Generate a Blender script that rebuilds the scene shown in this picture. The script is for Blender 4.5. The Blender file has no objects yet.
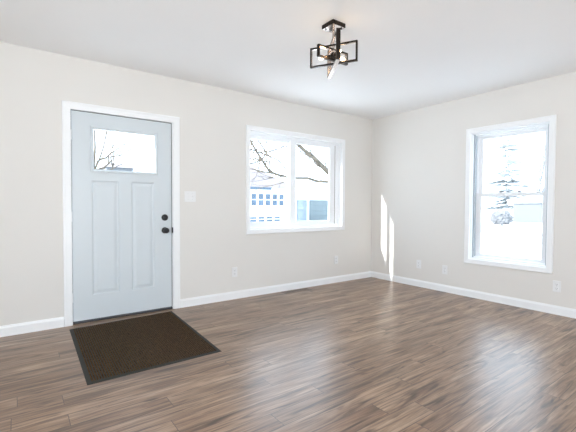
import bpy, bmesh, math, random
from mathutils import Vector, Matrix

# ------------------------------------------------------------------ camera, world, sun, fill lamps, exposure
scene = bpy.context.scene
COL = scene.collection
D, R, HC = 3.914, 4.497, 2.453            # back wall, right wall, ceiling height
LX, RY = -1.8, -2.6                       # left wall, rear wall (both out of frame)
GZ = -0.5                                 # ground outside

def look(yaw, pitch, roll):
    f = Vector((math.sin(yaw)*math.cos(pitch), math.cos(yaw)*math.cos(pitch), math.sin(pitch)))
    r = Vector((math.cos(yaw), -math.sin(yaw), 0)); u = r.cross(f)
    c, s = math.cos(roll), math.sin(roll)
    return c*r+s*u, -s*r+c*u, f
cr, cu, cf = look(.6336, -.0277, .0046)
cam = bpy.data.objects.new('camera', bpy.data.cameras.new('camera'))
cam.data.sensor_width = 36; cam.data.lens = 371.9*36/576
cam.data.clip_start = .05; cam.data.clip_end = 500
m3 = Matrix((cr, cu, -cf)).transposed()
cam.matrix_world = Matrix.Translation((0, 0, 1.11)) @ m3.to_4x4()
COL.objects.link(cam); scene.camera = cam

world = bpy.data.worlds.new('overcast_sky'); scene.world = world; world.use_nodes = True
bg = world.node_tree.nodes['Background']
bg.inputs['Color'].default_value = (.72, .855, 1, 1)
bg.inputs['Strength'].default_value = 4.6

sun = bpy.data.objects.new('sun', bpy.data.lights.new('sun', 'SUN'))
sun.data.energy = 10; sun.data.angle = math.radians(.53); sun.data.color = (1, .96, .91)
sun.rotation_euler = Vector((1, -.272, -.54)).to_track_quat('-Z', 'Y').to_euler()
COL.objects.link(sun)

def area_lamp(name, loc, rot, sx, sy, power, col):
    l = bpy.data.lights.new(name, 'AREA'); l.shape = 'RECTANGLE'; l.size = sx; l.size_y = sy
    l.energy = power; l.color = col
    o = bpy.data.objects.new(name, l); o.location = loc; o.rotation_euler = rot; COL.objects.link(o)
    return o
# added fill lamps at the unseen rear door and side window; the
# lower ones aim upward to brighten the ceiling
COOL = (1, .985, .96)
area_lamp('opening_fill', (.6, RY-.3, 1.15), (math.radians(90), 0, 0), 2.2, 2.0, 8, COOL)
area_lamp('upward_fill', (.6, RY-.45, .45), (math.radians(135), 0, 0), 2.2, .8, 75, COOL)
area_lamp('opening_fill', (LX-.3, -.1, 1.3), (0, math.radians(-90), 0), 1.5, 2.8, 14, COOL)
area_lamp('upward_fill', (LX-.45, -.1, .65), (0, math.radians(-135), 0), .8, 2.8, 105, COOL)
# sky portals of the two windows in view
p = area_lamp('portal', (3.07, D+.2, 1.417), (math.radians(-90), 0, 0), 1.56, 1.22, 1, (1, 1, 1)); p.data.cycles.is_portal = True
p = area_lamp('portal', (R+.2, 1.94, 1.235), (0, math.radians(90), 0), 1.55, .85, 1, (1, 1, 1)); p.data.cycles.is_portal = True

vs = scene.view_settings
vs.view_transform = 'Standard'; vs.look = 'None'; vs.gamma = 1; vs.use_curve_mapping = False
vs.exposure = 0.25
cy = scene.cycles
cy.use_denoising = True; cy.max_bounces = 12; cy.diffuse_bounces = 8; cy.glossy_bounces = 4
cy.transparent_max_bounces = 16; cy.sample_clamp_indirect = 6; cy.caustics_reflective = False; cy.caustics_refractive = False

# ------------------------------------------------------------------ materials
def new_mat(name):
    m = bpy.data.materials.new(name); m.use_nodes = True
    return m, m.node_tree, m.node_tree.nodes['Principled BSDF']
def N(nt, kind, **kw):
    n = nt.nodes.new(kind)
    for k, v in kw.items():
        if k in n.inputs: n.inputs[k].default_value = v
        else: setattr(n, k, v)
    return n
def ramp(nt, stops, fac):
    r = nt.nodes.new('ShaderNodeValToRGB'); e = r.color_ramp.elements
    while len(e) > 1: e.remove(e[-1])
    e[0].position = stops[0][0]; e[0].color = (*stops[0][1], 1)
    for pos, c in stops[1:]:
        k = e.new(pos); k.color = (*c, 1)
    nt.links.new(fac, r.inputs['Fac']); return r
def paint(name, col, rough=.5, bump=0, scale=250, var=.02, metal=0, spec=.5):
    m, nt, b = new_mat(name)
    tc = N(nt, 'ShaderNodeTexCoord')
    no = N(nt, 'ShaderNodeTexNoise', Scale=1.7, Detail=3.0); nt.links.new(tc.outputs['Object'], no.inputs['Vector'])
    r = ramp(nt, [(.3, tuple(max(0, c*(1-var)) for c in col)), (.7, tuple(min(1, c*(1+var)) for c in col))], no.outputs['Fac'])
    nt.links.new(r.outputs['Color'], b.inputs['Base Color'])
    b.inputs['Roughness'].default_value = rough; b.inputs['Metallic'].default_value = metal
    b.inputs['Specular IOR Level'].default_value = spec
    if bump:
        n2 = N(nt, 'ShaderNodeTexNoise', Scale=scale, Detail=2.0); nt.links.new(tc.outputs['Object'], n2.inputs['Vector'])
        bp = N(nt, 'ShaderNodeBump', Strength=bump, Distance=.002)
        nt.links.new(n2.outputs['Fac'], bp.inputs['Height']); nt.links.new(bp.outputs['Normal'], b.inputs['Normal'])
    return m
def emit(name, col, s):
    m, nt, b = new_mat(name)
    b.inputs['Base Color'].default_value = (*col, 1); b.inputs['Emission Color'].default_value = (*col, 1)
    b.inputs['Emission Strength'].default_value = s
    return m
def glass_mat(name, tint=(.97, .985, .99)):
    m, nt, b = new_mat(name); nt.nodes.remove(b)
    t = N(nt, 'ShaderNodeBsdfTransparent'); t.inputs['Color'].default_value = (*tint, 1)
    g = N(nt, 'ShaderNodeBsdfGlossy', Roughness=.02)
    fr = N(nt, 'ShaderNodeFresnel')
    ge = N(nt, 'ShaderNodeNewGeometry'); mr = N(nt, 'ShaderNodeMapRange'); mr.inputs['To Min'].default_value = 1.25; mr.inputs['To Max'].default_value = .8
    nt.links.new(ge.outputs['Backfacing'], mr.inputs['Value']); nt.links.new(mr.outputs[0], fr.inputs['IOR'])
    mx = N(nt, 'ShaderNodeMixShader')
    nt.links.new(fr.outputs['Fac'], mx.inputs['Fac']); nt.links.new(t.outputs[0], mx.inputs[1]); nt.links.new(g.outputs[0], mx.inputs[2])
    nt.links.new(mx.outputs[0], nt.nodes['Material Output'].inputs['Surface'])
    return m
def floor_mat():
    m, nt, b = new_mat('laminate_planks'); L = nt.links.new
    tc = N(nt, 'ShaderNodeTexCoord')
    br = N(nt, 'ShaderNodeTexBrick', offset=0.0, offset_frequency=2, squash=1.0)
    for k, v in (('Scale', 1.0), ('Mortar Size', .0016), ('Mortar Smooth', .2), ('Bias', 0.0), ('Brick Width', 1.22), ('Row Height', .125)):
        br.inputs[k].default_value = v
    br.inputs['Color1'].default_value = (0, 0, 0, 1); br.inputs['Color2'].default_value = (1, 1, 1, 1); br.inputs['Mortar'].default_value = (.5, .5, .5, 1)
    sx = N(nt, 'ShaderNodeSeparateXYZ'); L(tc.outputs['Object'], sx.inputs[0])
    dv = N(nt, 'ShaderNodeMath', operation='DIVIDE'); dv.inputs[1].default_value = .125; L(sx.outputs['Y'], dv.inputs[0])
    fo = N(nt, 'ShaderNodeMath', operation='FLOOR'); L(dv.outputs[0], fo.inputs[0])
    wn = N(nt, 'ShaderNodeTexWhiteNoise', noise_dimensions='1D'); L(fo.outputs[0], wn.inputs['W'])
    ma = N(nt, 'ShaderNodeMath', operation='MULTIPLY_ADD'); ma.inputs[1].default_value = 1.22; L(wn.outputs['Value'], ma.inputs[0]); L(sx.outputs['X'], ma.inputs[2])
    cx = N(nt, 'ShaderNodeCombineXYZ'); L(ma.outputs[0], cx.inputs['X']); L(sx.outputs['Y'], cx.inputs['Y'])
    L(cx.outputs[0], br.inputs['Vector'])
    # per-plank shift of the grain
    sc = N(nt, 'ShaderNodeVectorMath', operation='SCALE'); sc.inputs['Scale'].default_value = 9.0; L(br.outputs['Color'], sc.inputs[0])
    ad = N(nt, 'ShaderNodeVectorMath', operation='ADD'); L(tc.outputs['Object'], ad.inputs[0]); L(sc.outputs[0], ad.inputs[1])
    def stretched(v, scale, detail, rough, dist=0.0):
        mp = N(nt, 'ShaderNodeMapping'); mp.inputs['Scale'].default_value = v; L(ad.outputs[0], mp.inputs['Vector'])
        n = N(nt, 'ShaderNodeTexNoise', Scale=scale, Detail=detail, Roughness=rough, Distortion=dist); L(mp.outputs[0], n.inputs['Vector']); return n
    big = stretched((.9, 8, 1), 1.3, 4.0, .6, 1.1)
    fine = stretched((2.2, 55, 1), 1.5, 5.0, .65, .3)
    knot = stretched((1.4, 12, 1), 1.1, 2.0, .5, 2.2)
    c1 = ramp(nt, [(.28, (.100, .058, .034)), (.42, (.265, .163, .103)), (.55, (.365, .242, .160)), (.72, (.50, .358, .25))], big.outputs['Fac'])
    c2 = ramp(nt, [(.34, (.22, .195, .18)), (.60, (1, 1, 1))], fine.outputs['Fac'])
    mul = N(nt, 'ShaderNodeMixRGB', blend_type='MULTIPLY'); mul.inputs['Fac'].default_value = .74
    L(c1.outputs['Color'], mul.inputs['Color1']); L(c2.outputs['Color'], mul.inputs['Color2'])
    c3 = ramp(nt, [(.30, (.16, .13, .12)), (.36, (.6, .55, .52)), (.44, (1, 1, 1))], knot.outputs['Fac'])
    mu2 = N(nt, 'ShaderNodeMixRGB', blend_type='MULTIPLY'); mu2.inputs['Fac'].default_value = .8
    L(mul.outputs['Color'], mu2.inputs['Color1']); L(c3.outputs['Color'], mu2.inputs['Color2'])
    tone = ramp(nt, [(0, (.86, .81, .78)), (.35, (1.0, .94, .89)), (.65, (1.0, .99, .98)), (1, (1.16, 1.12, 1.09))], br.outputs['Color'])
    mu3 = N(nt, 'ShaderNodeMixRGB', blend_type='MULTIPLY'); mu3.inputs['Fac'].default_value = 1
    L(mu2.outputs['Color'], mu3.inputs['Color1']); L(tone.outputs['Color'], mu3.inputs['Color2'])
    seam = N(nt, 'ShaderNodeMixRGB', blend_type='MIX'); seam.inputs['Color2'].default_value = (.05, .036, .03, 1)
    L(br.outputs['Fac'], seam.inputs['Fac']); L(mu3.outputs['Color'], seam.inputs['Color1'])
    L(seam.outputs['Color'], b.inputs['Base Color'])
    rr = N(nt, 'ShaderNodeMapRange'); rr.inputs['To Min'].default_value = .28; rr.inputs['To Max'].default_value = .36
    L(fine.outputs['Fac'], rr.inputs['Value']); L(rr.outputs[0], b.inputs['Roughness'])
    bp = N(nt, 'ShaderNodeBump', Strength=.07, Distance=.002); L(fine.outputs['Fac'], bp.inputs['Height']); L(bp.outputs['Normal'], b.inputs['Normal'])
    b.inputs['Specular IOR Level'].default_value = .75
    return m
def mat_pile():
    m, nt, b = new_mat('ribbed_brown_pile'); L = nt.links.new
    tc = N(nt, 'ShaderNodeTexCoord')
    n = N(nt, 'ShaderNodeTexNoise', Scale=190.0, Detail=2.0); L(tc.outputs['Object'], n.inputs['Vector'])
    r = ramp(nt, [(.36, (.016, .009, .005)), (.52, (.072, .041, .019)), (.68, (.17, .10, .05))], n.outputs['Fac'])
    L(r.outputs['Color'], b.inputs['Base Color']); b.inputs['Roughness'].default_value = .95; b.inputs['Specular IOR Level'].default_value = .1
    return m
def bark(name, a, c):
    m, nt, b = new_mat(name)
    tc = N(nt, 'ShaderNodeTexCoord'); n = N(nt, 'ShaderNodeTexNoise', Scale=9.0, Detail=5.0); nt.links.new(tc.outputs['Object'], n.inputs['Vector'])
    r = ramp(nt, [(.35, a), (.65, c)], n.outputs['Fac']); nt.links.new(r.outputs['Color'], b.inputs['Base Color']); b.inputs['Roughness'].default_value = .9
    return m
def siding(name, a, row=.2):
    m, nt, b = new_mat(name); L = nt.links.new
    tc = N(nt, 'ShaderNodeTexCoord'); w = N(nt, 'ShaderNodeTexWave', Scale=1/row/2, bands_direction='Z', wave_profile='SAW')
    L(tc.outputs['Object'], w.inputs['Vector'])
    r = ramp(nt, [(0, tuple(x*.8 for x in a)), (.15, a), (1, a)], w.outputs['Fac']); L(r.outputs['Color'], b.inputs['Base Color']); b.inputs['Roughness'].default_value = .6
    return m

M = dict(
    wall=paint('greige_wall_paint', (.775, .757, .727), .75, .10, 260, .008, 0, .25),
    ceil=paint('white_ceiling_paint', (.92, .93, .94), .85, .10, 200, .006, 0, .2),
    floor=floor_mat(),
    trim=paint('white_trim_paint', (.91, .925, .94), .32, 0, 1, .006),
    vinyl=paint('white_vinyl', (.90, .925, .95), .35, 0, 1, .006),
    door=paint('pale_blue_grey_door_paint', (.65, .705, .74), .38, .03, 120, .008),
    black=paint('black_hardware', (.010, .010, .012), .45, 0, 1, .1),
    liner=paint('blue_grey_jamb_liner', (.42, .47, .51), .5),
    lockm=paint('grey_metal_lock', (.16, .17, .18), .4),
    track=paint('grey_track_gap', (.30, .28, .26), .6),
    strip=paint('dark_weatherstrip', (.05, .05, .055), .7),
    bronze=paint('dark_bronze', (.035, .028, .024), .28, 0, 1, .15, .85),
    satin=paint('polished_inner_bronze', (.55, .48, .43), .22, 0, 1, .05, 1.0),
    plate=paint('white_plastic_plate', (.83, .835, .84), .3),
    slot=paint('dark_slot', (.05, .05, .05), .6),
    steel=paint('brushed_steel', (.6, .6, .6), .35, 0, 1, .05, 1),
    ventm=paint('brown_register_metal', (.25, .20, .17), .45, 0, 1, .06, .3),
    pile=mat_pile(), rubber=paint('dark_grey_rubber', (.045, .045, .042), .8, .2, 300, .1, 0, .2),
    glass=glass_mat('window_glass'),
    bulb=emit('warm_bulb_glow', (1, .68, .38), 24),
    ground=paint('pale_snowy_ground', (.78, .78, .78), .9, 0, 1, .06),
    asphalt=paint('pale_road', (.135, .135, .137), .9, 0, 1, .05),
    bark=bark('grey_brown_bark', (.05, .042, .032), (.14, .115, .085)),
    pbark=bark('pale_frosted_bark', (.10, .105, .11), (.15, .155, .16)),
    siding=siding('white_siding', (.74, .75, .78)),
    roof=paint('pinkish_grey_shingles', (.185, .165, .172), .9, .5, 12, .06),
    snowroof=paint('snow_covered_roof', (.8, .8, .81), .9, 0, 1, .03),
    eave=paint('dark_gutter', (.05, .08, .115), .5),
    bglass=paint('dark_blue_house_glass', (.055, .09, .135), .12, 0, 1, .25),
    gdoor=paint('grey_green_garage_door', (.105, .135, .145), .5, 0, 1, .10),
    bdoor=paint('pale_blue_garage_door', (.155, .19, .225), .5, 0, 1, .12),
    blue=paint('blue_plastic', (.075, .15, .28), .4),
    bluewall=siding('pale_blue_siding', (.105, .115, .125)),
    shrub=paint('pale_twig_foliage', (.125, .128, .135), .95, 0, 1, .2),
    tyre=paint('tyre_rubber', (.28, .28, .28), .8), frost=paint('frosted_spruce', (.66, .68, .69), .9, 0, 1, .06),
)

# ------------------------------------------------------------------ helpers
def origin(o):
    v = Vector((0, 0, 0))
    while o is not None: v += o.location; o = o.parent
    return v
def obj(name, bm, mat, parent=None, smooth=False, kind=None, loc=None):
    bmesh.ops.remove_doubles(bm, verts=bm.verts, dist=1e-6)
    bmesh.ops.recalc_face_normals(bm, faces=bm.faces)
    me = bpy.data.meshes.new(name)
    o = bpy.data.objects.new(name, me); COL.objects.link(o)
    if parent is not None: o.parent = parent
    base = origin(parent) if parent is not None else Vector((0, 0, 0))
    if loc is not None: o.location = Vector(loc)-base; base = Vector(loc)
    bmesh.ops.translate(bm, verts=bm.verts, vec=-base)
    bm.to_mesh(me); bm.free(); me.materials.append(M[mat])
    if smooth:
        for f in me.polygons: f.use_smooth = True
        if hasattr(me, 'set_sharp_from_angle'): me.set_sharp_from_angle(angle=math.radians(40))
    if kind: o['kind'] = kind
    return o
def thing(name, loc, label, cat, group=None):
    o = bpy.data.objects.new(name, None); COL.objects.link(o); o.location = loc; o.empty_display_size = .1
    o['label'] = label; o['category'] = cat
    if group: o['group'] = group
    return o
def tag(o, label, cat, group=None):
    o['label'] = label; o['category'] = cat
    if group: o['group'] = group
    return o
def structure(name, loc):
    o = bpy.data.objects.new(name, None); COL.objects.link(o); o.location = loc; o['kind'] = 'structure'; return o
def box(bm, a, b, bevel=0, seg=2):
    a, b = [min(x, y) for x, y in zip(a, b)], [max(x, y) for x, y in zip(a, b)]
    r = bmesh.ops.create_cube(bm, size=1)
    for v in r['verts']:
        v.co = Vector([(a[i]+b[i])/2+v.co[i]*(b[i]-a[i]) for i in range(3)])
    if bevel:
        es = set(e for v in r['verts'] for e in v.link_edges)
        bmesh.ops.bevel(bm, geom=list(es), offset=bevel, segments=seg, affect='EDGES', profile=.5)
    return bm
def B(): return bmesh.new()
# local wall frames: (u, v, w) = along the wall, up, out into the room
back = lambda u, v, w: Vector((u, D-w, v))
right = lambda u, v, w: Vector((R-w, u, v))
leftw = lambda u, v, w: Vector((LX+w, u, v))
rear = lambda u, v, w: Vector((u, RY+w, v))
def lbox(bm, fr, a, b, bevel=0, seg=2): return box(bm, fr(*a), fr(*b), bevel, seg)
def ring(bm, fr, rect, prof, three=False):
    """moulding round a rectangle: prof = [(inset from rect, height w), ...] as a closed section; three: no bottom member"""
    u0, v0, u1, v1 = rect
    loops = []
    for off, h in prof:
        vb = v0 if three else v0+off
        loops.append([bm.verts.new(fr(*q, h)) for q in ((u0+off, vb), (u0+off, v1-off), (u1-off, v1-off), (u1-off, vb))])
    n = len(loops)
    for i in range(n):
        a, b = loops[i], loops[(i+1) % n]
        for k in range(3 if three else 4):
            j = (k+1) % 4
            bm.faces.new((a[k], a[j], b[j], b[k]))
    if three:
        bm.faces.new([l[0] for l in loops]); bm.faces.new([l[3] for l in reversed(loops)])
    return bm
def flat_ring(bm, fr, rect, width, w0, w1, e=.002):
    return ring(bm, fr, rect, [(0, w0), (0, w1-e), (e, w1), (width-e, w1), (width, w1-e), (width, w0)])
def wall_mesh(fr, u0, u1, v0, v1, holes, thick):
    us = sorted(set([u0, u1]+[h[0] for h in holes]+[h[2] for h in holes])); vs_ = sorted(set([v0, v1]+[h[1] for h in holes]+[h[3] for h in holes]))
    bm = B(); cell = {}
    solid = lambda i, j: 0 <= i < len(us)-1 and 0 <= j < len(vs_)-1 and not any(h[0] <= (us[i]+us[i+1])/2 <= h[2] and h[1] <= (vs_[j]+vs_[j+1])/2 <= h[3] for h in holes)
    q = lambda *p: bm.faces.new([bm.verts.new(fr(*x)) for x in p])
    for i in range(len(us)-1):
        for j in range(len(vs_)-1):
            if not solid(i, j): continue
            a, b, c, d = us[i], us[i+1], vs_[j], vs_[j+1]
            q((a, c, 0), (b, c, 0), (b, d, 0), (a, d, 0)); q((a, c, -thick), (a, d, -thick), (b, d, -thick), (b, c, -thick))
            if not solid(i-1, j): q((a, c, 0), (a, d, 0), (a, d, -thick), (a, c, -thick))
            if not solid(i+1, j): q((b, c, 0), (b, c, -thick), (b, d, -thick), (b, d, 0))
            if not solid(i, j-1): q((a, c, 0), (a, c, -thick), (b, c, -thick), (b, c, 0))
            if not solid(i, j+1): q((a, d, 0), (b, d, 0), (b, d, -thick), (a, d, -thick))
    return bm
def lathe(bm, prof, seg, T):
    """prof = [(radius, height)]; T maps local (x, y, h) to the world"""
    rows = []
    for r, h in prof:
        rows.append([bm.verts.new(T(r*math.cos(2*math.pi*k/seg), r*math.sin(2*math.pi*k/seg), h)) for k in range(seg)] if r > 1e-6 else [bm.verts.new(T(0, 0, h))])
    for a, b in zip(rows, rows[1:]):
        for k in range(seg):
            j = (k+1) % seg
            if len(a) == 1 and len(b) == 1: continue
            if len(a) == 1: bm.faces.new((a[0], b[k], b[j]))
            elif len(b) == 1: bm.faces.new((a[k], a[j], b[0]))
            else: bm.faces.new((a[k], a[j], b[j], b[k]))
    return bm
def tube(bm, pts, rad, seg=6):
    pts = [Vector(p) for p in pts]; rows = []
    for i, p in enumerate(pts):
        t = (pts[min(i+1, len(pts)-1)]-pts[max(i-1, 0)]).normalized()
        a = t.cross(Vector((0, 0, 1)) if abs(t.z) < .9 else Vector((1, 0, 0))).normalized(); b = t.cross(a)
        r = rad[i] if isinstance(rad, (list, tuple)) else rad
        rows.append([bm.verts.new(p+r*(math.cos(2*math.pi*k/seg)*a+math.sin(2*math.pi*k/seg)*b)) for k in range(seg)])
    for a, b in zip(rows, rows[1:]):
        for k in range(seg): bm.faces.new((a[k], a[(k+1) % seg], b[(k+1) % seg], b[k]))
    bm.faces.new(rows[0][::-1]); bm.faces.new(rows[-1])
    return bm
def prism(bm, poly, fr, w0, w1):
    a = [bm.verts.new(fr(u, v, w0)) for u, v in poly]; b = [bm.verts.new(fr(u, v, w1)) for u, v in poly]
    bm.faces.new(a[::-1]); bm.faces.new(b)
    for i in range(len(a)):
        j = (i+1) % len(a); bm.faces.new((a[i], a[j], b[j], b[i]))
    return bm

# ------------------------------------------------------------------ the room shell
TH = .15
W1 = (2.2995, .816, 3.839, 2.019)          # clear openings (u0, v0, u1, v1)
W2 = (1.527, .471, 2.3556, 2.0)
DOOR = (.415, .022, 1.352, 1.979)
jb = .016
grow = lambda r, g: (r[0]-g, r[1]-g, r[2]+g, r[3]+g)
obj('wall_back', wall_mesh(back, LX-TH, R+TH, 0, HC, [(DOOR[0]-jb-.03, 0, DOOR[2]+jb+.03, DOOR[3]+jb+.03), grow(W1, jb)], TH), 'wall', kind='structure')
obj('wall_right', wall_mesh(right, RY, D, 0, HC, [grow(W2, jb)], TH), 'wall', kind='structure')
W4 = (-1.5, .55, 1.3, 2.05)
obj('wall_left', wall_mesh(leftw, RY, D, 0, HC, [W4], TH), 'wall', kind='structure')
RD = [(-.5, .05, 1.7, 2.15)]
obj('wall_rear', wall_mesh(rear, LX-TH, R+TH, 0, HC, RD, TH), 'wall', kind='structure')
obj('floor', box(B(), (LX-TH, RY-TH, -.12), (R+TH, D+TH, 0)), 'floor', kind='structure')
obj('ceiling', box(B(), (LX-TH, RY-TH, HC), (R+TH, D+TH, HC+.12)), 'ceil', kind='structure')

def baseboard(name, fr, u0, u1, kind='structure'):
    bm = prism(B(), [(0, 0), (.016, 0), (.016, .012), (.0135, .014), (.0135, .07), (.0115, .076), (.009, .08), (.0075, .09), (0, .09)], lambda a, b, c: fr(c, b, a), u0, u1)
    return obj(name, bm, 'trim', kind=kind)
baseboard('baseboard_back', back, LX, .348)
baseboard('baseboard_back', back, 1.430, R)
baseboard('baseboard_right', right, RY, D-.0165)
baseboard('baseboard_left', leftw, RY, D-.0165)

# unseen glazed door in the rear wall, added to let light in
for i, r in enumerate(RD):
    d = structure('door_%d' % (i+2), rear((r[0]+r[2])/2, 0, 0))
    bm = flat_ring(B(), rear, r, .06, -.12, -.03); lbox(bm, rear, ((r[0]+r[2])/2-.04, r[1]+.06, -.11), ((r[0]+r[2])/2+.04, r[3]-.06, -.04))
    obj('door_frame', bm, 'vinyl', d)
    obj('glass_pane', lbox(B(), rear, (r[0]+.05, r[1]+.05, -.085), (r[2]-.05, r[3]-.05, -.079)), 'glass', d)
w4 = structure('added_window', leftw(-.1, .55, 0))  # unseen side window, added to brighten the right wall
obj('window_frame', flat_ring(B(), leftw, W4, .05, -.13, -.04), 'vinyl', w4)
obj('glass_pane', lbox(B(), leftw, (W4[0]+.04, W4[1]+.04, -.09), (W4[2]-.04, W4[3]-.04, -.084)), 'glass', w4)
# ------------------------------------------------------------------ front door
CAS = [(0, 0), (0, .012), (.004, .018), (.016, .018), (.022, .016), (.050, .014), (.060, .014), (.064, .011), (.064, 0)]
d1 = structure('door_1', (.885, D, 0))
obj('door_casing', ring(B(), back, (.350, 0, 1.428, 2.045), [(o*1.06, h) for o, h in CAS], True), 'trim', d1)
obj('door_jamb', ring(B(), back, (DOOR[0]-.046, 0, DOOR[2]+.046, DOOR[3]+.046), [(0, -TH), (0, -.001), (.046, -.001), (.046, -.066), (.060, -.066), (.060, -TH)], True), 'trim', d1)
obj('weatherstrip', ring(B(), back, (DOOR[0], 0, DOOR[2], DOOR[3]), [(0, -.065), (0, -.022), (.012, -.022), (.012, -.065)], True), 'strip', d1)
bm = lbox(B(), back, (DOOR[0], 0, -.14), (DOOR[2], .016, -.006), .003)
obj('threshold', bm, 'strip', d1)
# slab: front skin with two raised panels and an opening for the glass
SL = (.4225, .026, 1.3435, 1.9715); FW = -.010
holes = [(.588, 1.428, 1.190, 1.842), (.585, .252, .825, 1.340), (.941, .252, 1.165, 1.340)]
bm = wall_mesh(lambda u, v, w: back(u, v, w+FW), *(SL[0], SL[2], SL[1], SL[3]), holes, .044)
slab = obj('door_slab', bm, 'door', d1)
def panel(bm, r):
    prof = [(0, 0), (.006, -.006), (.012, -.009), (.020, -.009), (.030, -.006), (.046, -.0015)]
    loops = [[bm.verts.new(back(*q, FW+h)) for q in ((r[0]+o, r[1]+o), (r[0]+o, r[3]-o), (r[2]-o, r[3]-o), (r[2]-o, r[1]+o))] for o, h in prof]
    for a, b in zip(loops, loops[1:]):
        for k in range(4): bm.faces.new((a[k], a[(k+1) % 4], b[(k+1) % 4], b[k]))
    bm.faces.new(loops[-1])
    bk = [bm.verts.new(back(*q, FW-.043)) for q in ((r[0], r[1]), (r[0], r[3]), (r[2], r[3]), (r[2], r[1]))]
    bm.faces.new(bk[::-1])
    for k in range(4): bm.faces.new((loops[0][k], bk[k], bk[(k+1) % 4], loops[0][(k+1) % 4]))
    return bm
for h in holes[1:]: obj('raised_panel', panel(B(), h), 'door', slab)
obj('lite_frame', ring(B(), back, (.578, 1.418, 1.200, 1.852), [(0, FW-.001), (0, FW+.004), (.004, FW+.008), (.014, FW+.009), (.022, FW+.004), (.028, FW-.002), (.028, FW-.04), (.012, FW-.044)]), 'door', slab)
obj('glass_pane', lbox(B(), back, (.596, 1.437, FW-.026), (1.182, 1.834, FW-.020)), 'glass', slab)
Tb = lambda u, v: (lambda x, y, h: back(u+x, v+y, FW+h))
for (u, v, nm) in ((1.271, .980, 'deadbolt'), (1.271, .845, 'door_knob')):
    bm = B()
    if nm == 'deadbolt':
        lathe(bm, [(0, 0), (.034, 0), (.034, .008), (.031, .015), (.018, .018), (0, .018)], 28, Tb(u, v))
        o = obj(nm, bm, 'black', d1, True)
        obj('thumb_turn', lbox(B(), back, (u-.017, v-.006, FW+.0175), (u+.017, v+.006, FW+.031), .004), 'black', o, True)
    else:
        lathe(bm, [(0, 0), (.033, 0), (.033, .005), (.030, .010), (.014, .013), (.013, .030), (.019, .036), (.027, .044), (.030, .054), (.028, .063), (.020, .069), (.010, .072), (0, .0725)], 28, Tb(u, v))
        obj(nm, bm, 'black', d1, True)
bm = lbox(B(), back, (1.3438, .815, -.020), (1.3515, .875, .0165), .002); obj('strike_plate', bm, 'black', d1)
for v in (.25, 1.0, 1.75):
    bm = B(); lathe(bm, [(0, -.045), (.006, -.045), (.006, .045), (0, .045)], 12, lambda x, y, h, v=v: back(.4187+x, v+h, -.004+y)); obj('hinge', bm, 'trim', d1, True)

# ------------------------------------------------------------------ windows in view
WC = [(0, 0), (0, .013), (.004, .018), (.014, .018), (.020, .016), (.046, .014), (.054, .013), (.057, .010), (.057, 0)]
def pane(bm, fr, r, w): return lbox(bm, fr, (r[0], r[1], w-.003), (r[2], r[3], w+.003))
w1 = structure('window_1', back(3.07, .76, 0))
obj('window_casing', ring(B(), back, grow(W1, .057), WC), 'trim', w1)
obj('window_jamb', ring(B(), back, grow(W1, jb), [(0, -TH), (0, -.0005), (jb, -.0005), (jb, -TH)]), 'trim', w1)
obj('window_frame', ring(B(), back, W1, [(0, -.13), (0, -.048), (.010, -.045), (.022, -.045), (.024, -.056), (.036, -.056), (.036, -.13)]), 'vinyl', w1)
def sash(parent, fr, outer, inner, w0, w1_):
    bm = B(); (a, b, c, d), (e, f, g, h) = outer, inner
    L0 = [(a, b), (a, d), (c, d), (c, b)]; L1 = [(e, f), (e, h), (g, h), (g, f)]
    k_ = .008
    L1b = [(e-k_, f-k_), (e-k_, h+k_), (g+k_, h+k_), (g+k_, f-k_)]
    loops = [[bm.verts.new(fr(*q, w)) for q in L] for L, w in ((L0, w0), (L0, w1_), (L1b, w1_), (L1, w1_-.006), (L1, w0))]
    for i in range(5):
        p_, q_ = loops[i], loops[(i+1) % 5]
        for k in range(4): bm.faces.new((p_[k], p_[(k+1) % 4], q_[(k+1) % 4], q_[k]))
    s = obj('sash', bm, 'vinyl', parent)
    obj('glass_pane', pane(B(), fr, (e-.004, f-.004, g+.004, h+.004), (w0+w1_)/2-.004), 'glass', s)
    return s
obj('sun_narrowing_trim', ring(B(), back, grow(W1, .05), [(0, -TH), (0, -TH-.026), (.05, -TH-.026), (.05, -TH)]), 'vinyl', w1)  # unseen trim added outside so the sun streaks fall narrower
sash(w1, back, (2.3355, .852, 3.005, 1.983), (2.345, .905, 2.940, 1.940), -.112, -.090)
s = sash(w1, back, (2.950, .852, 3.803, 1.983), (3.055, .905, 3.660, 1.942), -.088, -.062)
obj('sash_latch', lbox(B(), back, (2.985, 1.37, -.062), (3.005, 1.45, -.050), .004), 'vinyl', s)
obj('track_gap', lbox(B(), back, (3.7595, .853, -.064), (3.7625, 1.982, -.0555)), 'track', w1)

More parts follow.
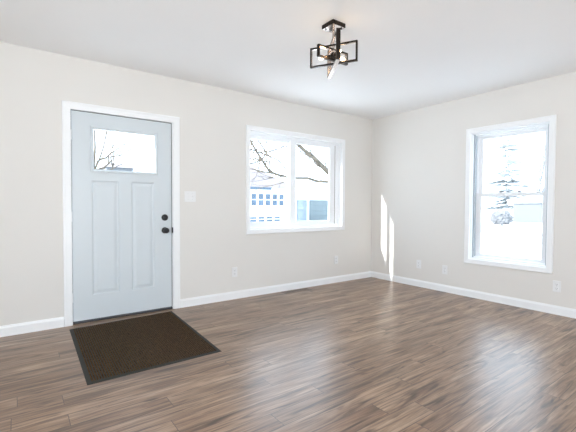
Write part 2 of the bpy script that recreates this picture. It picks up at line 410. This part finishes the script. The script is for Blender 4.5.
w2 = structure('window_2', right(1.94, .41, 0))
obj('window_casing', ring(B(), right, grow(W2, .057), WC), 'trim', w2)
obj('window_jamb', ring(B(), right, grow(W2, jb), [(0, -TH), (0, -.0005), (jb, -.0005), (jb, -TH)]), 'trim', w2)
obj('window_frame', ring(B(), right, W2, [(0, -.14), (0, -.012), (.010, -.010), (.012, -.012), (.012, -.050), (.030, -.050), (.030, -.086), (.045, -.086), (.045, -.14)]), 'vinyl', w2)
lo = sash(w2, right, (1.5725, .5165, 2.310, 1.270), (1.611, .535, 2.262, 1.232), -.112, -.088)
up = sash(w2, right, (1.5725, 1.232, 2.310, 1.9545), (1.611, 1.275, 2.262, 1.925), -.139, -.114)
for u in (1.85, 2.045):
    bm = lbox(B(), right, (u-.032, 1.2698, -.112), (u+.032, 1.279, -.089), .002)
    k = obj('sash_lock', bm, 'vinyl', lo)
    bm = lathe(B(), [(0, 1.2785), (.014, 1.2785), (.014, 1.293), (.010, 1.296), (0, 1.296)], 16, lambda x, y, h, u=u: right(u+x, h, -.101+y))
    lbox(bm, right, (u-.034, 1.281, -.106), (u, 1.291, -.096), .002); obj('lock_lever', bm, 'lockm', k)
for u, sg in ((1.557, 1), (2.3256, -1)):
    bm = lbox(B(), right, (u, .501, -.084), (u+sg*.002, 1.970, -.053)); lbox(bm, right, (u-sg*.016, .485, -.0502), (u-sg*.001, 1.986, -.048))
    obj('balance_track', bm, 'liner', w2)

# ------------------------------------------------------------------ wall plates
def outlet(fr, u, v, label):
    t = thing('electrical_outlet', fr(u, v, 0), label, 'outlet', 'white wall plates above the baseboards')
    obj('cover_plate', lbox(B(), fr, (u-.036, v-.058, 0), (u+.036, v+.058, .006), .003), 'plate', t)
    for dv in (-.021, .021):
        bm = B(); poly = [(u+.0165*math.cos(a)*1.0, v+dv+max(-.0135, min(.0135, .0175*math.sin(a)))) for a in [2*math.pi*k/20 for k in range(20)]]
        prism(bm, poly, fr, .0055, .0085); s = obj('socket', bm, 'plate', t)
        bm = B()
        for du, hh in ((-.0063, .0045), (.0063, .0038)): lbox(bm, fr, (u+du-.0011, v+dv+.002-hh, .0083), (u+du+.0011, v+dv+.002+hh, .0089))
        lathe(bm, [(0, .0083), (.0024, .0083), (.0024, .0089), (0, .0089)], 10, lambda x, y, h, dv=dv: fr(u+x, v+dv-.0085+y, h))
        obj('socket_slot', bm, 'slot', s)
    obj('screw', lathe(B(), [(0, .0055), (.003, .0055), (.003, .0068), (0, .0072)], 10, lambda x, y, h: fr(u+x, v+y, h)), 'steel', t)
outlet(back, 2.092, .320, 'white outlet plate on the back wall between the front door and the slider window')
outlet(back, 3.742, .330, 'white outlet plate on the back wall below the lower right corner of the slider window')
outlet(right, 3.056, .310, 'white plate on the window wall just past the sun streaks, nearest the room corner')
outlet(right, 2.669, .287, 'white plate low on the wall just before the tall double hung window')
outlet(right, 1.430, .291, 'white outlet plate below the near lower corner of the tall double hung window')
u, v = 1.546, 1.205
t = thing('light_switch', back(u, v, 0), 'wide white double switch plate on the wall beside the front door', 'light switch')
obj('cover_plate', lbox(B(), back, (u-.064, v-.058, 0), (u+.064, v+.058, .006), .003), 'plate', t)
for du in (-.026, .026):
    bm = lbox(B(), back, (u+du-.0055, v-.012, .0055), (u+du+.0055, v+.012, .008), .001)
    tg = obj('toggle_surround', bm, 'plate', t)
    bm = prism(B(), [(.008, -.004), (.017, .004), (.016, .009), (.008, .005)], lambda a, b, c: back(c, v+b, a), u+du-.004, u+du+.004); obj('toggle', bm, 'plate', tg)
    for dv in (-.03, .03): obj('screw', lathe(B(), [(0, .0055), (.003, .0055), (.003, .0068), (0, .0072)], 10, lambda x, y, h: back(u+du+x, v+dv+y, h)), 'steel', t)

# ------------------------------------------------------------------ floor vent and door mat
t = thing('floor_vent', (2.953, 3.818, 0), 'brown slotted metal register let into the floor below the slider window', 'floor vent')
V0, V1 = (2.745, 3.758), (3.160, 3.878)
fl = lambda u, v, w: Vector((u, v, w))
obj('vent_rim', ring(B(), fl, (*V0, *V1), [(0, 0), (.006, .005), (.022, .005), (.024, .0005)]), 'ventm', t)
obj('vent_opening', box(B(), (V0[0]+.018, V0[1]+.018, .0003), (V1[0]-.018, V1[1]-.018, .0012)), 'slot', t)
bm = B()
for k in range(4):
    y = V0[1]+.036+k*.016; box(bm, (V0[0]+.022, y-.002, .0012), (V1[0]-.022, y+.002, .0045))
for k in range(1, 7):
    x = V0[0]+k*(V1[0]-V0[0])/7; box(bm, (x-.002, V0[1]+.022, .0012), (x+.002, V1[1]-.022, .0042))
obj('vent_louvre', bm, 'ventm', t)

mq = [Vector(p) for p in ((.345, 2.545, 0), (1.255, 2.55, 0), (1.312, 3.835, 0), (.377, 3.785, 0))]
def mp(a, b, z=0): return mq[0]*(1-a)*(1-b)+mq[1]*a*(1-b)+mq[2]*a*b+mq[3]*(1-a)*b+Vector((0, 0, z))
t = thing('door_mat', mp(.5, .5), 'dark brown ribbed mat with a grey rubber border lying in front of the door', 'door mat')
ea, eb = .030, .022
obj('rubber_border', ring(B(), lambda u, v, w: mp(u/.93, v/1.27, w), (0, 0, .93, 1.27), [(0, 0), (.004, .003), (.012, .0045), (.026, .005), (.026, 0)]), 'rubber', t)
obj('rubber_backing', prism(B(), [(.02, .02), (.98, .02), (.98, .98), (.02, .98)], lambda u, v, w: mp(u, v, w), .0005, .003), 'rubber', t)
bm = B(); n = 54; a0, a1, b0, b1 = .029, .971, .021, .979; rows = []
rnd = random.Random(4)
for i in range(n):
    w = (a1-a0)/n; base = a0+i*w; rows = []
    for fr_, z in ((.16, .0032), (.22, .0085), (.42, .0095), (.66, .0085), (.72, .0032)):
        rows.append([bm.verts.new(mp(base+fr_*w, b0+(b1-b0)*j/120, z-(.0028 if z > .005 and j % 2 else 0))) for j in range(121)])
    for a, b in zip(rows, rows[1:]):
        for j in range(120): bm.faces.new((a[j], a[j+1], b[j+1], b[j]))
obj('ribbed_pile', bm, 'pile', t)

# ------------------------------------------------------------------ ceiling light
FX = Vector((1.921, 2.055, 0))
t = thing('ceiling_light', (FX.x, FX.y, HC), 'dark bronze ceiling light of crossed rectangular frames with glowing bulbs', 'ceiling light')
can = obj('canopy', box(B(), (FX.x-.062, FX.y-.062, HC-.03), (FX.x+.062, FX.y+.062, HC), .002), 'bronze', t)
obj('canopy_underside', box(B(), (FX.x-.058, FX.y-.058, HC-.0312), (FX.x+.058, FX.y+.058, HC-.0295)), 'satin', can)
for sx, sy in ((1, -1), (-1, 1)):
    obj('canopy_screw', lathe(B(), [(0, 0), (.006, 0), (.006, -.006), (.003, -.009), (0, -.009)], 12, lambda x, y, h: Vector((FX.x+sx*.04+x, FX.y+sy*.04+y, HC-.031+h))), 'black', can)
# image-plane axes at the lamp, in plan: lat = to the side, dep = away
ang = .755
lat = Vector((math.cos(ang), -math.sin(ang), 0)); dep = Vector((math.sin(ang), math.cos(ang), 0))
def P(l, d_, z): return FX+lat*l+dep*d_+Vector((0, 0, z))
obj('stem', tube(B(), [P(0, 0, HC-.028), P(0, 0, 2.21)], .009, 12), 'satin', t, True)
def lbox2(bm, q, a, b):
    return prism(bm, [(a[0], a[1]), (b[0], a[1]), (b[0], b[1]), (a[0], b[1])], q, a[2], b[2])
def bar_frame(c, hd, L, z0, z1, name='frame', inner='satin', wd=.026, th=.012, off=0):
    """upright rectangular frame of flat bar: centre c, plan direction hd, length L"""
    sd = Vector((-hd.y, hd.x, 0)); q = lambda u, v, w: c+hd*u+sd*(w+off)+Vector((0, 0, v))
    bm = ring(B(), q, (-L/2, z0, L/2, z1), [(0, -wd/2), (0, wd/2), (th, wd/2), (th, -wd/2)])
    f = obj(name, bm, 'bronze', t)
    bm = ring(B(), q, (-L/2+th, z0+th, L/2-th, z1-th), [(0, -wd/2+.001), (0, wd/2-.001), (.0012, wd/2-.001), (.0012, -wd/2+.001)])
    obj('inner_face', bm, inner, f)
    return f
h1 = (lat*.95-dep*.31).normalized(); h2 = (lat*.74+dep*.67).normalized(); h3 = (lat*-.17+dep*.985).normalized()
bar_frame(P(0, 0, 0), h1, .365, 2.158, 2.306, wd=.018)
bar_frame(P(-.004, 0, 0), h2, .29, 2.186, 2.274, wd=.022)
fd = bar_frame(P(0, .03, 0), h3, .40, 2.132, 2.350, wd=.030)
sd3 = Vector((-h3.y, h3.x, 0)); q3 = lambda u, v, w: P(0, .03, 0)+h3*u+sd3*w+Vector((0, 0, v))
obj('underside', lbox2(B(), q3, (-.198, 2.1308, -.0145), (.198, 2.1322, .0145)), 'satin', fd)
obj('hub', lathe(B(), [(0, 2.20), (.02, 2.20), (.022, 2.206), (.022, 2.237), (.018, 2.244), (0, 2.244)], 20, lambda x, y, h: FX+Vector((x, y, h))), 'bronze', t, True)
for dr, s0 in ((-h1, 1), (h2*.8+lat*.0, 1), (h1*.35-h3*.9, 1)):
    dr = dr.normalized(); c0 = FX+Vector((0, 0, 2.222)); sd = Vector((-dr.y, dr.x, 0))
    T = lambda x, y, h: c0+dr*h+sd*x+Vector((0, 0, y))
    s = obj('lamp_socket', lathe(B(), [(0, .018), (.012, .018), (.015, .024), (.015, .060), (.013, .062), (0, .062)], 16, T), 'bronze', t, True)
    b = obj('bulb', lathe(B(), [(0, .060), (.007, .060), (.008, .070), (.012, .085), (.0125, .095), (.010, .105), (.005, .112), (0, .113)], 16, T), 'bulb', t, True)

# ------------------------------------------------------------------ outside
bm = B(); s_ = 160
bm.faces.new([bm.verts.new(q) for q in ((-s_, -s_, GZ), (s_, -s_, GZ), (s_, s_, GZ), (-s_, s_, GZ))])
obj('ground', bm, 'ground', kind='structure')
obj('road', box(B(), (23.6, -60, GZ), (24.5, 70, GZ+.02)), 'asphalt', kind='structure')
obj('path', box(B(), (18.6, -60, GZ), (18.95, 24, GZ+.02)), 'asphalt', kind='structure')

obj('sun_block_wall', box(B(), (-4.7, -4.5, GZ), (-4.5, 3.4, 3.7)), 'siding', kind='structure')  # unseen wall added to keep sun out of the side window

def grow_tree(bm, p, d, L, r, depth, rnd, spread=.55):
    pts = [Vector(p)]; rad = [r]; dd = Vector(d).normalized(); k = 4
    for i in range(k):
        dd = (dd+Vector((rnd.uniform(-1, 1), rnd.uniform(-1, 1), rnd.uniform(-.5, .8)))*.16).normalized()
        pts.append(pts[-1]+dd*L/k); rad.append(r*(1-.42*(i+1)/k))
    tube(bm, pts, rad, 6 if depth > 1 else 4)
    if depth <= 0: return
    for i in range(3 if depth > 1 else 4):
        j = rnd.randint(2, k); q = pts[j]
        nd = (dd+Vector((rnd.uniform(-1, 1), rnd.uniform(-1, 1), rnd.uniform(-.35, .6)))*spread*1.5).normalized()
        grow_tree(bm, q, nd, L*rnd.uniform(.55, .8), rad[j]*.62, depth-1, rnd, spread)
# street tree whose limbs cross the slider window; the trunk stands to the side of it
rnd = random.Random(11)
t = thing('bare_tree', (11.6, 11.2, GZ), 'bare tree whose long crooked limbs reach across the slider window', 'tree')
obj('trunk', tube(B(), [(11.6, 11.2, GZ), (11.5, 11.15, .6), (11.35, 11.05, 1.8), (11.5, 11.2, 3.2), (11.3, 11.4, 5.0), (11.6, 11.6, 7)], [.24, .2, .18, .15, .1, .04], 10), 'bark', t, True)
def limb(pts, r0, r1, twigs, seed):
    rd = random.Random(seed); bm = B(); pts = [Vector(p) for p in pts]; n_ = len(pts)
    tube(bm, pts, [r0+(r1-r0)*i/(n_-1) for i in range(n_)], 7)
    for k in range(twigs):
        i = rd.randint(1, n_-1); f_ = rd.random(); q = pts[i-1].lerp(pts[i], f_); dr = (pts[i]-pts[i-1]).normalized()
        nd = (dr+Vector((rd.uniform(-.5, .5), rd.uniform(-1, 1), rd.uniform(-.9, 1.1)))*.9)
        grow_tree(bm, q, nd, rd.uniform(.7, 1.5), max(.022, r1*.6), 1, rd, .5)
    obj('limb', bm, 'bark', t, True)
limb([(11.37, 11.05, 1.75), (10.7, 11, 2.02), (10.04, 11, 2.455), (9.6, 11, 2.75), (9.21, 11, 3.02), (8.9, 11, 3.16), (8.575, 11, 3.36), (8.1, 11, 3.75), (7.4, 11, 4.1)], .12, .05, 7, 3)
limb([(11.4, 11.05, 1.6), (10.9, 11.0, 1.93), (10.15, 11, 2.06), (9.5, 11, 2.06), (9.0, 11, 2.16), (8.256, 11, 2.13), (7.7, 11, 2.2), (7.28, 11, 2.30), (6.95, 11, 2.69), (6.7, 11, 3.0), (6.46, 11, 3.35), (6.3, 11, 3.9)], .06, .035, 14, 8)

for pts in ([(8.3, 2.14), (8.07, 2.37), (7.64, 2.74), (6.85, 2.94), (6.2, 3.1)], [(6.95, 2.69), (6.85, 2.66), (6.47, 2.51), (6.0, 2.4)], [(7.3, 2.30), (7.26, 2.66), (6.85, 2.66), (6.5, 2.8)],
            [(6.95, 2.69), (7.13, 2.97), (7.72, 3.17), (8.3, 3.6)], [(7.13, 2.97), (6.85, 3.29), (6.6, 3.6)], [(9.21, 3.02), (9.35, 2.75), (9.6, 2.62), (10.0, 2.60)]):
    limb([(x, 11.0, z) for x, z in pts], .03, .018, 2, int(pts[1][0]*100))

def house_window(parent, a, b, face='y', at=0):
    if face == 'y': f_ = lambda u, v, w: Vector((u, at-w, v))
    else: f_ = lambda u, v, w: Vector((at-w, u, v))
    w = obj('window', flat_ring(B(), f_, (*a, *b), .07, -.02, .05), 'siding', parent)
    bm = lbox(B(), f_, (a[0]+.06, a[1]+.06, -.01), (b[0]-.06, b[1]-.06, .015)); obj('pane', bm, 'bglass', w)
    bm = lbox(B(), f_, (a[0]+.06, (a[1]+b[1])/2-.03, .013), (b[0]-.06, (a[1]+b[1])/2+.03, .03)); obj('meeting_rail', bm, 'siding', w)
def hip(bm, x0, y0, x1, y1, z0, z1, ov, ins):
    a = [bm.verts.new(q) for q in ((x0-ov, y0-ov, z0), (x1+ov, y0-ov, z0), (x1+ov, y1+ov, z0), (x0-ov, y1+ov, z0))]
    ym = (y0+y1)/2; r_ = [bm.verts.new((x0+ins, ym, z1)), bm.verts.new((x1-ins, ym, z1))]
    bm.faces.new((a[0], a[1], r_[1], r_[0])); bm.faces.new((a[1], a[2], r_[1])); bm.faces.new((a[2], a[3], r_[0], r_[1])); bm.faces.new((a[3], a[0], r_[0])); bm.faces.new(a[::-1])
    return bm
t = thing('house', (16, 31, GZ), 'white neighbour house with a row of porch windows seen through the left slider pane', 'house')
obj('house_wall', box(B(), (10, 28, GZ), (20.9, 36, 2.5)), 'siding', t)
obj('roof', hip(B(), 10, 28, 20.9, 36, 2.72, 5.4, .45, 3.2), 'roof', t)
obj('gutter', box(B(), (9.55, 27.5, 2.50), (18.4, 27.6, 2.72)), 'eave', t)
obj('soffit', box(B(), (9.56, 27.6, 2.48), (21.34, 36.4, 2.70)), 'siding', t)
for k in range(5): house_window(t, (16.50+k*.74, 1.04), (17.16+k*.74, 2.22), 'y', 28)
for k in range(3): house_window(t, (12.6+k*1.1, .9), (13.5+k*1.1, 2.2), 'y', 28)
for k in range(4): house_window(t, (16.4+k*.84, -.38), (17.18+k*.84, .18), 'y', 28)
t = thing('garage', (24.3, 31, GZ), 'low garage with a snow white roof and blue grey doors through the right slider pane', 'garage')
obj('garage_wall', box(B(), (21.4, 28.2, GZ), (28, 35, 1.85)), 'siding', t)
obj('roof', hip(B(), 21.4, 28.2, 28, 35, 1.85, 3.7, .3, 2.0), 'snowroof', t)
for a, b, mt in ((21.75, 22.95, 'bdoor'), (23.3, 26.4, 'gdoor')):
    bm = box(B(), (a, 28.12, GZ+.02), (b, 28.22, 1.66))
    for k in range(4): box(bm, (a+.05, 28.09, GZ+.08+k*.53), (b-.05, 28.13, GZ+.52+k*.53), .01)
    obj('garage_door', bm, mt, t)

# bush on the snow: lumpy mound of fine twigs
rd = random.Random(9); bx_, by_ = 33.0, 14.6
t = thing('shrub', (bx_, by_, GZ), 'pale grey rounded bush on the snow beyond the lower sash of the tall window', 'shrub')
bm = B(); bmesh.ops.create_icosphere(bm, subdivisions=4, radius=1)
for v in bm.verts:
    k = 1+.10*math.sin(7*v.co.x+3*v.co.z)*math.cos(6*v.co.y)+rd.uniform(-.09, .09)
    v.co = Vector((bx_+v.co.x*.75*k, by_+v.co.y*.8*k, GZ+max(.12, .62+v.co.z*.68*k)))
obj('foliage', bm, 'shrub', t)
bm = B()
for k in range(5): a = k*1.26; tube(bm, [(bx_+.1*math.cos(a), by_+.1*math.sin(a), GZ), (bx_+.3*math.cos(a), by_+.3*math.sin(a), GZ+.5)], .03, 5)
obj('stems', bm, 'pbark', t)

t = thing('house', (45, 15, GZ), 'low pale blue building far beyond the tall double hung window', 'house')
obj('house_wall', box(B(), (42, 13.4, GZ), (50, 17.4, 1.5)), 'bluewall', t)
bm = hip(B(), 42, 13.4, 50, 17.4, 1.5, 2.6, .3, 1.2); obj('roof', bm, 'snowroof', t)
t = thing('house', (10, 48, GZ), 'distant gabled house seen low in the small front door window', 'house')
obj('house_wall', box(B(), (8.2, 45, GZ), (11.0, 53, 5.3)), 'bluewall', t)
obj('roof', hip(B(), 8.2, 45, 11.0, 53, 5.3, 6.2, .25, 1.0), 'roof', t)

def tree(x, y, h, r, seed, mat_, label, depth=4, group=None):
    rd = random.Random(seed); t = thing('bare_tree', (x, y, GZ), label, 'tree', group)
    bm = B(); grow_tree(bm, (x, y, GZ), (0, 0, 1), h*.42, r, depth, rd, .6); obj('trunk', bm, mat_, t, True)
t = thing('bare_tree', (2.2, 16, GZ), 'bare young tree at the left edge of the front door glass', 'tree')
obj('trunk', tube(B(), [(2.2, 16, GZ), (2.3, 16, 1.0), (2.38, 16, 2.0), (2.47, 16, 2.6), (2.52, 16, 3.3), (2.5, 16, 4.6)], [.09, .08, .065, .05, .04, .02], 8), 'bark', t, True)
for k, pts in enumerate(([(2.38, 2.0), (2.5, 2.45), (2.66, 2.85), (2.80, 3.3), (2.95, 4.0)], [(2.5, 2.45), (2.85, 2.55), (2.98, 2.75), (3.0, 3.1)], [(2.5, 2.3), (2.9, 2.42), (3.1, 2.5), (3.2, 2.75)], [(2.66, 2.85), (2.9, 2.95), (3.1, 3.2)])):
    limb([(x, 16, z) for x, z in pts], .045, .022, 3, 40+k)
tree(66, 24, 13, .45, 15, 'pbark', 'faint pale bare tree along the far edge of the tall window, past the spruce', 3)
# frosted spruce: tiers of drooping boughs round a trunk
rd = random.Random(5); tx, ty = 52.0, 22.4
t = thing('spruce', (tx, ty, GZ), 'large pale frosted spruce filling the upper sash of the tall window', 'tree')
obj('trunk', tube(B(), [(tx, ty, GZ), (tx, ty, 6), (tx, ty, 14.4)], [.2, .12, .02], 8), 'frost', t, True)
bm = B()
for k in range(30):
    z = 1.0+k*.45; L_ = 4.3*(1-(k/31)**1.3)+.25; nb = 24
    for i in range(nb):
        if rd.random() < .2: continue
        a = 2*math.pi*(i+rd.uniform(-.4, .4))/nb; ln = L_*rd.uniform(.7, 1.1); dx, dy = math.cos(a), math.sin(a); wv = ln*.10; z = z+rd.uniform(-.16, .16)
        c = [Vector((tx, ty, z)), Vector((tx+dx*ln*.55-dy*wv, ty+dy*ln*.55+dx*wv, z-.10*ln)), Vector((tx+dx*ln, ty+dy*ln, z-.16*ln+rd.uniform(-.1, .1))), Vector((tx+dx*ln*.55+dy*wv, ty+dy*ln*.55-dx*wv, z-.10*ln))]
        top = [bm.verts.new(p+Vector((0, 0, .03))) for p in c]; bot = [bm.verts.new(p-Vector((0, 0, .05))) for p in c]
        bm.faces.new(top); bm.faces.new(bot[::-1])
        for q in range(4): bm.faces.new((top[q], bot[q], bot[(q+1) % 4], top[(q+1) % 4]))
obj('boughs', bm, 'frost', t)
